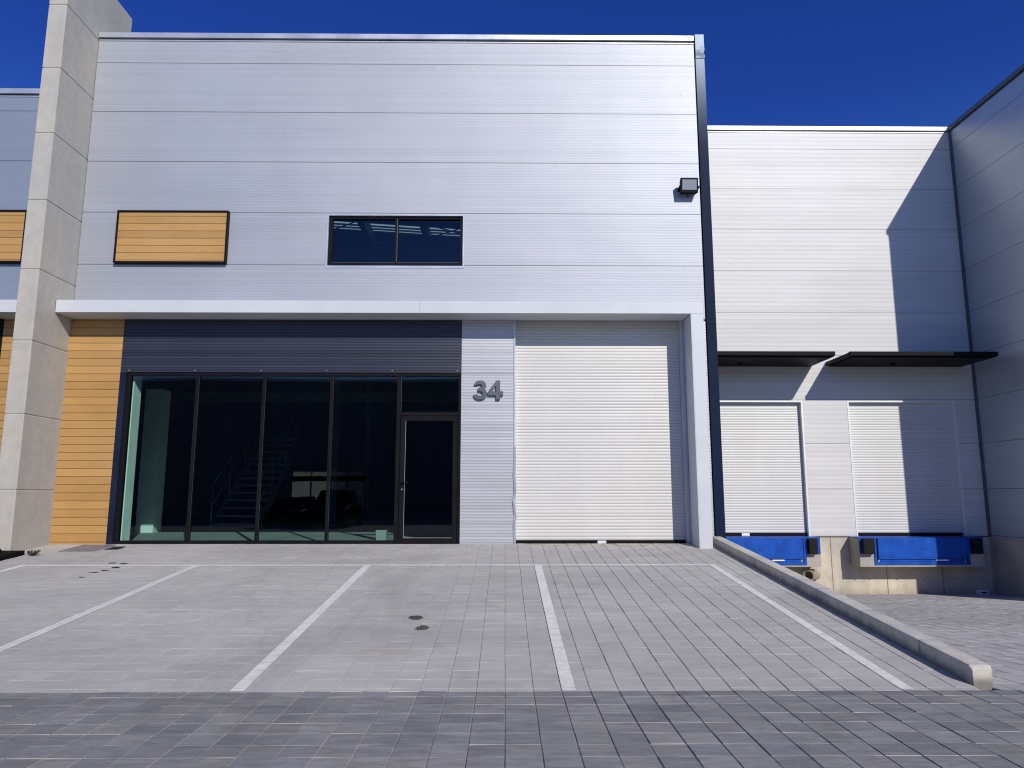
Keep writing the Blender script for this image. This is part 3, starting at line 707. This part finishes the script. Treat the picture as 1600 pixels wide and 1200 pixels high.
def awning(x0, x1):
    y0 = 14.85
    o = MB(); o.box(x0, x1, y0, YD-.001, 4.375, 4.43); o.box(x0-.02, x1+.02, y0-.02, y0+.05, 4.36, 4.445)
    a_ = o.build('awning', M['black'], DK, bevel=.004)
    o = MB(); o.box(x0+.06, x1-.06, y0+.06, YD-.001, 4.325, 4.374); o.box(x0-.02, x0+.04, y0+.05, YD-.001, 4.345, 4.43); o.box(x1-.04, x1+.02, y0+.05, YD-.001, 4.345, 4.43)
    o.build('awning_frame', M['black'], a_)
    o = MB(); xc = (x0+x1)/2-.25; o.tube((xc,15.62,4.324),(xc,15.62,4.29),.055,.04, seg=14); o.build('downlight', M['black'], a_)
awning(3.98, 6.94); awning(7.29, 10.40)

def leveller(x0, x1):
    yb = 15.58
    o = MB(); o.box(x0, x1, yb, YD+.03, -.055, FLZ-.012); c = o.build('dock_pit', M['pit_conc'], DK, bevel=.008)
    # steel: frame, plate, lip
    fx0, fx1 = x0+.31, x1-.31
    o = MB(); o.box(x0-.002, x1+.002, yb-.022, YD+.1, FLZ-.010, FLZ+.0); o.box(fx0, fx0+.055, yb-.02, yb-.001, -.01, FLZ-.010); o.box(fx1-.055, fx1, yb-.02, yb-.001, -.01, FLZ-.010); o.box(fx0+.055, fx1-.055, yb-.02, yb-.001, -.01, .055)
    o.box(fx0+.12, fx1-.12, yb-.012, yb-.001, .056, .125)
    L = o.build('dock_leveller', M['blue'], DK, bevel=.003, seg=1)
    o = MB(); o.box(fx0+.075, fx1-.075, yb-.045, yb-.014, .135, FLZ-.016); o.box(fx0+.075, fx1-.075, yb-.036, yb-.014, .108, .127); o.build('lip_plate', M['blue'], L, bevel=.004)
    for a in (fx0+.058, fx1-.073): o = MB(); o.box(a, a+.015, yb-.010, yb-.001, .06, FLZ-.016); o.build('side_gap', M['black'], L)
    xl = fx0+(fx1-fx0)*.64
    o = MB(); o.box(xl, xl+.26, yb-.018, yb-.013, .072, .100); o.build('maker_plate', M['label'], L)
    for a, b, c0, c1 in ((x0+.005, x0+.30, x0+.04, x0+.27), (x1-.30, x1-.005, x1-.27, x1-.09)):
        o = MB(); o.box(a, b, yb-.016, yb-.001, .215, FLZ-.012); B_ = o.build('bumper_plate', M['blue'], L)
    for c0, c1 in ((x0+.045, x0+.285), (x1-.285, x1-.10)):
        o = MB(); o.box(c0, c1, yb-.125, yb-.017, .225, FLZ-.02); o.build('bumper', M['rubber'], L, bevel=.012)
leveller(4.04, 6.70); leveller(7.525, 10.185)
# drain pipe end sticking out of the dock wall
o = MB(); c = Vector((6.72, 16.0, -.245)); e = Vector((6.46, 15.70, -.245)); R0, R1, sg = .118, .092, 24
d = (e-c).normalized(); u = Vector((0,0,1)); w_ = d.cross(u)
for i in range(sg):
    t0, t1 = 2*PI*i/sg, 2*PI*(i+1)/sg
    P = lambda C, r, t: C+u*math.cos(t)*r+w_*math.sin(t)*r
    o.face([P(c,R0,t0),P(c,R0,t1),P(e,R0,t1),P(e,R0,t0)], smooth=True); o.face([P(c,R1,t1),P(c,R1,t0),P(e,R1,t0),P(e,R1,t1)], smooth=True); o.face([P(e,R0,t0),P(e,R0,t1),P(e,R1,t1),P(e,R1,t0)])
o.build('drain_pipe', M['clay'], DK, fix=False)
o = MB(); o.box(10.17, 10.41, 15.86, 15.98, pz(15.9)-.02, pz(15.9)+.085); b_ = o.build('drain_box', M['drainbox'], bevel=.012)
tag(b_, 'small pale plastic box lying at the shaded corner of the loading ramp', 'box')
o = MB(); o.box(10.23, 10.35, 15.852, 15.859, pz(15.9)+.025, pz(15.9)+.055); o.build('slot', M['black'], b_)

# ------------------------------------------------------------------ right hand warehouse
RW = empty('warehouse', (15, 14, -.66), 'grey warehouse in shade whose side wall closes the loading ramp on the right', 'warehouse')
YE = 12.28
p = MB(); p.box(10.6, 24, YE, 40, .535, 10.0); p.build('wall', M['grey_clad'], RW)
p = MB(); p.box(10.565, 24, YE-.035, 40, 10.045, 10.15); p.box(10.588, 24, YE-.012, 40, 10.0, 10.02); p.build('roof_flashing', M['digit'], RW)
p = MB(); p.box(10.612, 24, YE+.012, 40, 10.02, 10.045); p.build('roof_joint', M['navy'], RW)
p = MB(); p.box(10.622, 23.9, YE+.02, 16.02, -1.1, .534); p.build('plinth', M['pit_conc'], RW)
p = MB(); p.box(10.585, 10.599, 15.90, 15.999, .56, 10.0); p.build('corner_trim', M['digit'], RW)

# ------------------------------------------------------------------ opposite side of the road (shows only as reflections in the glass)
OW = empty('warehouse', (-5, -24, 0), 'dark warehouse across the road mirrored in the shopfront glass', 'warehouse')
p = MB(); ox0, ox1 = -14.6, -9.4
p.box(-45, ox0, -30, -24, 0, 9.3); p.box(ox1, 45, -30, -24, 0, 9.3); p.box(ox0, ox1, -24.3, -24, 3.15, 9.3); p.build('wall', M['oppwall'], OW)
p = MB(); p.box(-45, 45, -24.05, -23.9, 9.3, 9.5); p.build('roof_flashing', M['trim'], OW)
p = MB(); p.box(ox0, ox1, -24.05, -23.98, 2.45, 2.80)
for k in range(5): p.box(ox0+k*1.28, ox0+k*1.28+.07, -24.1, -24.0, 0, 3.15)
f_ = p.build('shopfront_frame', M['black'], OW)
p = MB(); p.face([(ox0,-24.2,0),(ox1,-24.2,0),(ox1,-24.2,3.15),(ox0,-24.2,3.15)]); p.build('translucent_pane', M['skylight'], f_, fix=False)

def car(x, y, label, hgt, wid):
    C_ = empty('parked_car', (x, y, 0), label, 'car')
    hw = wid/2
    def loft(secs, name, mat, parent):
        mb = MB(); base = len(mb.v); k = len(secs[0])
        for s_ in secs: mb.v += s_
        for j in range(len(secs)-1):
            for i in range(k):
                a = base+j*k+i; b = base+j*k+(i+1) % k; mb.f.append((a,b,b+k,a+k)); mb.m.append(0); mb.sm.append(True)
        mb.f.append(tuple(base+i for i in range(k))); mb.f.append(tuple(base+(len(secs)-1)*k+i for i in range(k))); mb.m += [0,0]; mb.sm += [False,False]
        return mb.build(name, mat, parent, bevel=.02)
    belt = hgt*.62
    def sec(dy, w, z0, z1): return [(x-w,y+dy,z0),(x+w,y+dy,z0),(x+w*1.02,y+dy,(z0+z1)/2),(x+w*.93,y+dy,z1),(x-w*.93,y+dy,z1),(x-w*1.02,y+dy,(z0+z1)/2)]
    loft([sec(2.2,hw*.86,.32,.62), sec(2.05,hw*.96,.22,.74), sec(1.2,hw,.2,belt), sec(-1.4,hw,.2,belt+.02), sec(-2.05,hw*.95,.24,belt-.02), sec(-2.2,hw*.88,.34,.75)], 'body', M['carbody'], C_)
    def cab(dy, w, z): return [(x-w,y+dy,belt-.03),(x+w,y+dy,belt-.03),(x+w*.80,y+dy*.62-.1,z),(x-w*.80,y+dy*.62-.1,z)]
    loft([cab(1.25,hw*.92,belt+.02), cab(.9,hw*.93,hgt-.03), cab(-1.0,hw*.93,hgt), cab(-1.9,hw*.9,belt+.05)], 'cabin', M['carglass'], C_)
    for sx in (-1, 1):
        for dy in (1.32, -1.3):
            mb = MB(); mb.tube((x+sx*(hw-.18),y+dy,.32),(x+sx*hw,y+dy,.32),.32, seg=20); mb.build('wheel', M['tyre'], C_)
car(-9.9, -9.0, 'low dark parked car seen as a rounded silhouette mirrored in the glass', 1.42, 1.8)
car(-7.75, -8.2, 'taller dark parked car mirrored in the glass left of the door', 1.72, 1.85)

# ------------------------------------------------------------------ world, sun, camera
sd = Vector((.444, -1.0, .69)).normalized()
el = math.asin(sd.z); az = math.atan2(sd.x, sd.y)
W_ = bpy.data.worlds.new('World'); S.world = W_; W_.use_nodes = True
nt = W_.node_tree; nt.nodes.clear()
sky = nt.nodes.new('ShaderNodeTexSky'); sky.sky_type = 'NISHITA'; sky.sun_disc = False
sky.sun_elevation = el; sky.sun_rotation = az; sky.altitude = 1200; sky.air_density = 1.0; sky.dust_density = .9; sky.ozone_density = 4.0
hs = nt.nodes.new('ShaderNodeHueSaturation'); hs.inputs['Saturation'].default_value = 1.22; hs.inputs['Value'].default_value = .9
bg = nt.nodes.new('ShaderNodeBackground'); bg.inputs[1].default_value = .14
ow = nt.nodes.new('ShaderNodeOutputWorld')
nt.links.new(sky.outputs[0], hs.inputs['Color']); tc = nt.nodes.new('ShaderNodeTexCoord'); sx = nt.nodes.new('ShaderNodeSeparateXYZ'); nt.links.new(tc.outputs['Generated'], sx.inputs[0])
mr = nt.nodes.new('ShaderNodeMapRange'); mr.interpolation_type = 'SMOOTHSTEP'; nt.links.new(sx.outputs[2], mr.inputs['Value'])
mr.inputs['From Min'].default_value = .12; mr.inputs['From Max'].default_value = .50
gr = nt.nodes.new('ShaderNodeMix'); gr.data_type = 'RGBA'; nt.links.new(mr.outputs[0], gr.inputs[0])
gr.inputs[6].default_value = (1.12, 1.15, 1.28, 1); gr.inputs[7].default_value = (.36, .385, .86, 1)
mu = nt.nodes.new('ShaderNodeMix'); mu.data_type = 'RGBA'; mu.blend_type = 'MULTIPLY'; mu.inputs[0].default_value = 1
nt.links.new(gr.outputs[2], mu.inputs[7]); nt.links.new(hs.outputs[0], mu.inputs[6]); nt.links.new(mu.outputs[2], bg.inputs[0]); nt.links.new(bg.outputs[0], ow.inputs[0])
L = bpy.data.lights.new('sun', 'SUN'); L.energy = 3.85; L.angle = math.radians(.5); L.color = (1, .95, .855)
lo_ = bpy.data.objects.new('sun', L); COL.objects.link(lo_); lo_.rotation_euler = (-sd).to_track_quat('-Z', 'Y').to_euler(); lo_.location = (10, -20, 20)

cam = bpy.data.cameras.new('camera'); cam.sensor_width = 36; cam.lens = 1125/1600*36; cam.clip_end = 2000; cam.clip_start = .05
co = bpy.data.objects.new('camera', cam); COL.objects.link(co); co.location = (0, 0, 1.43)
co.rotation_euler = (math.radians(90+8.842), 0, math.radians(-.5535)); S.camera = co
S.view_settings.view_transform = 'Standard'; S.view_settings.look = 'None'; S.view_settings.exposure = 0
try:
    S.cycles.max_bounces = 8; S.cycles.filter_width = 1.1; S.cycles.transparent_max_bounces = 12; S.cycles.use_denoising = True
except Exception: pass
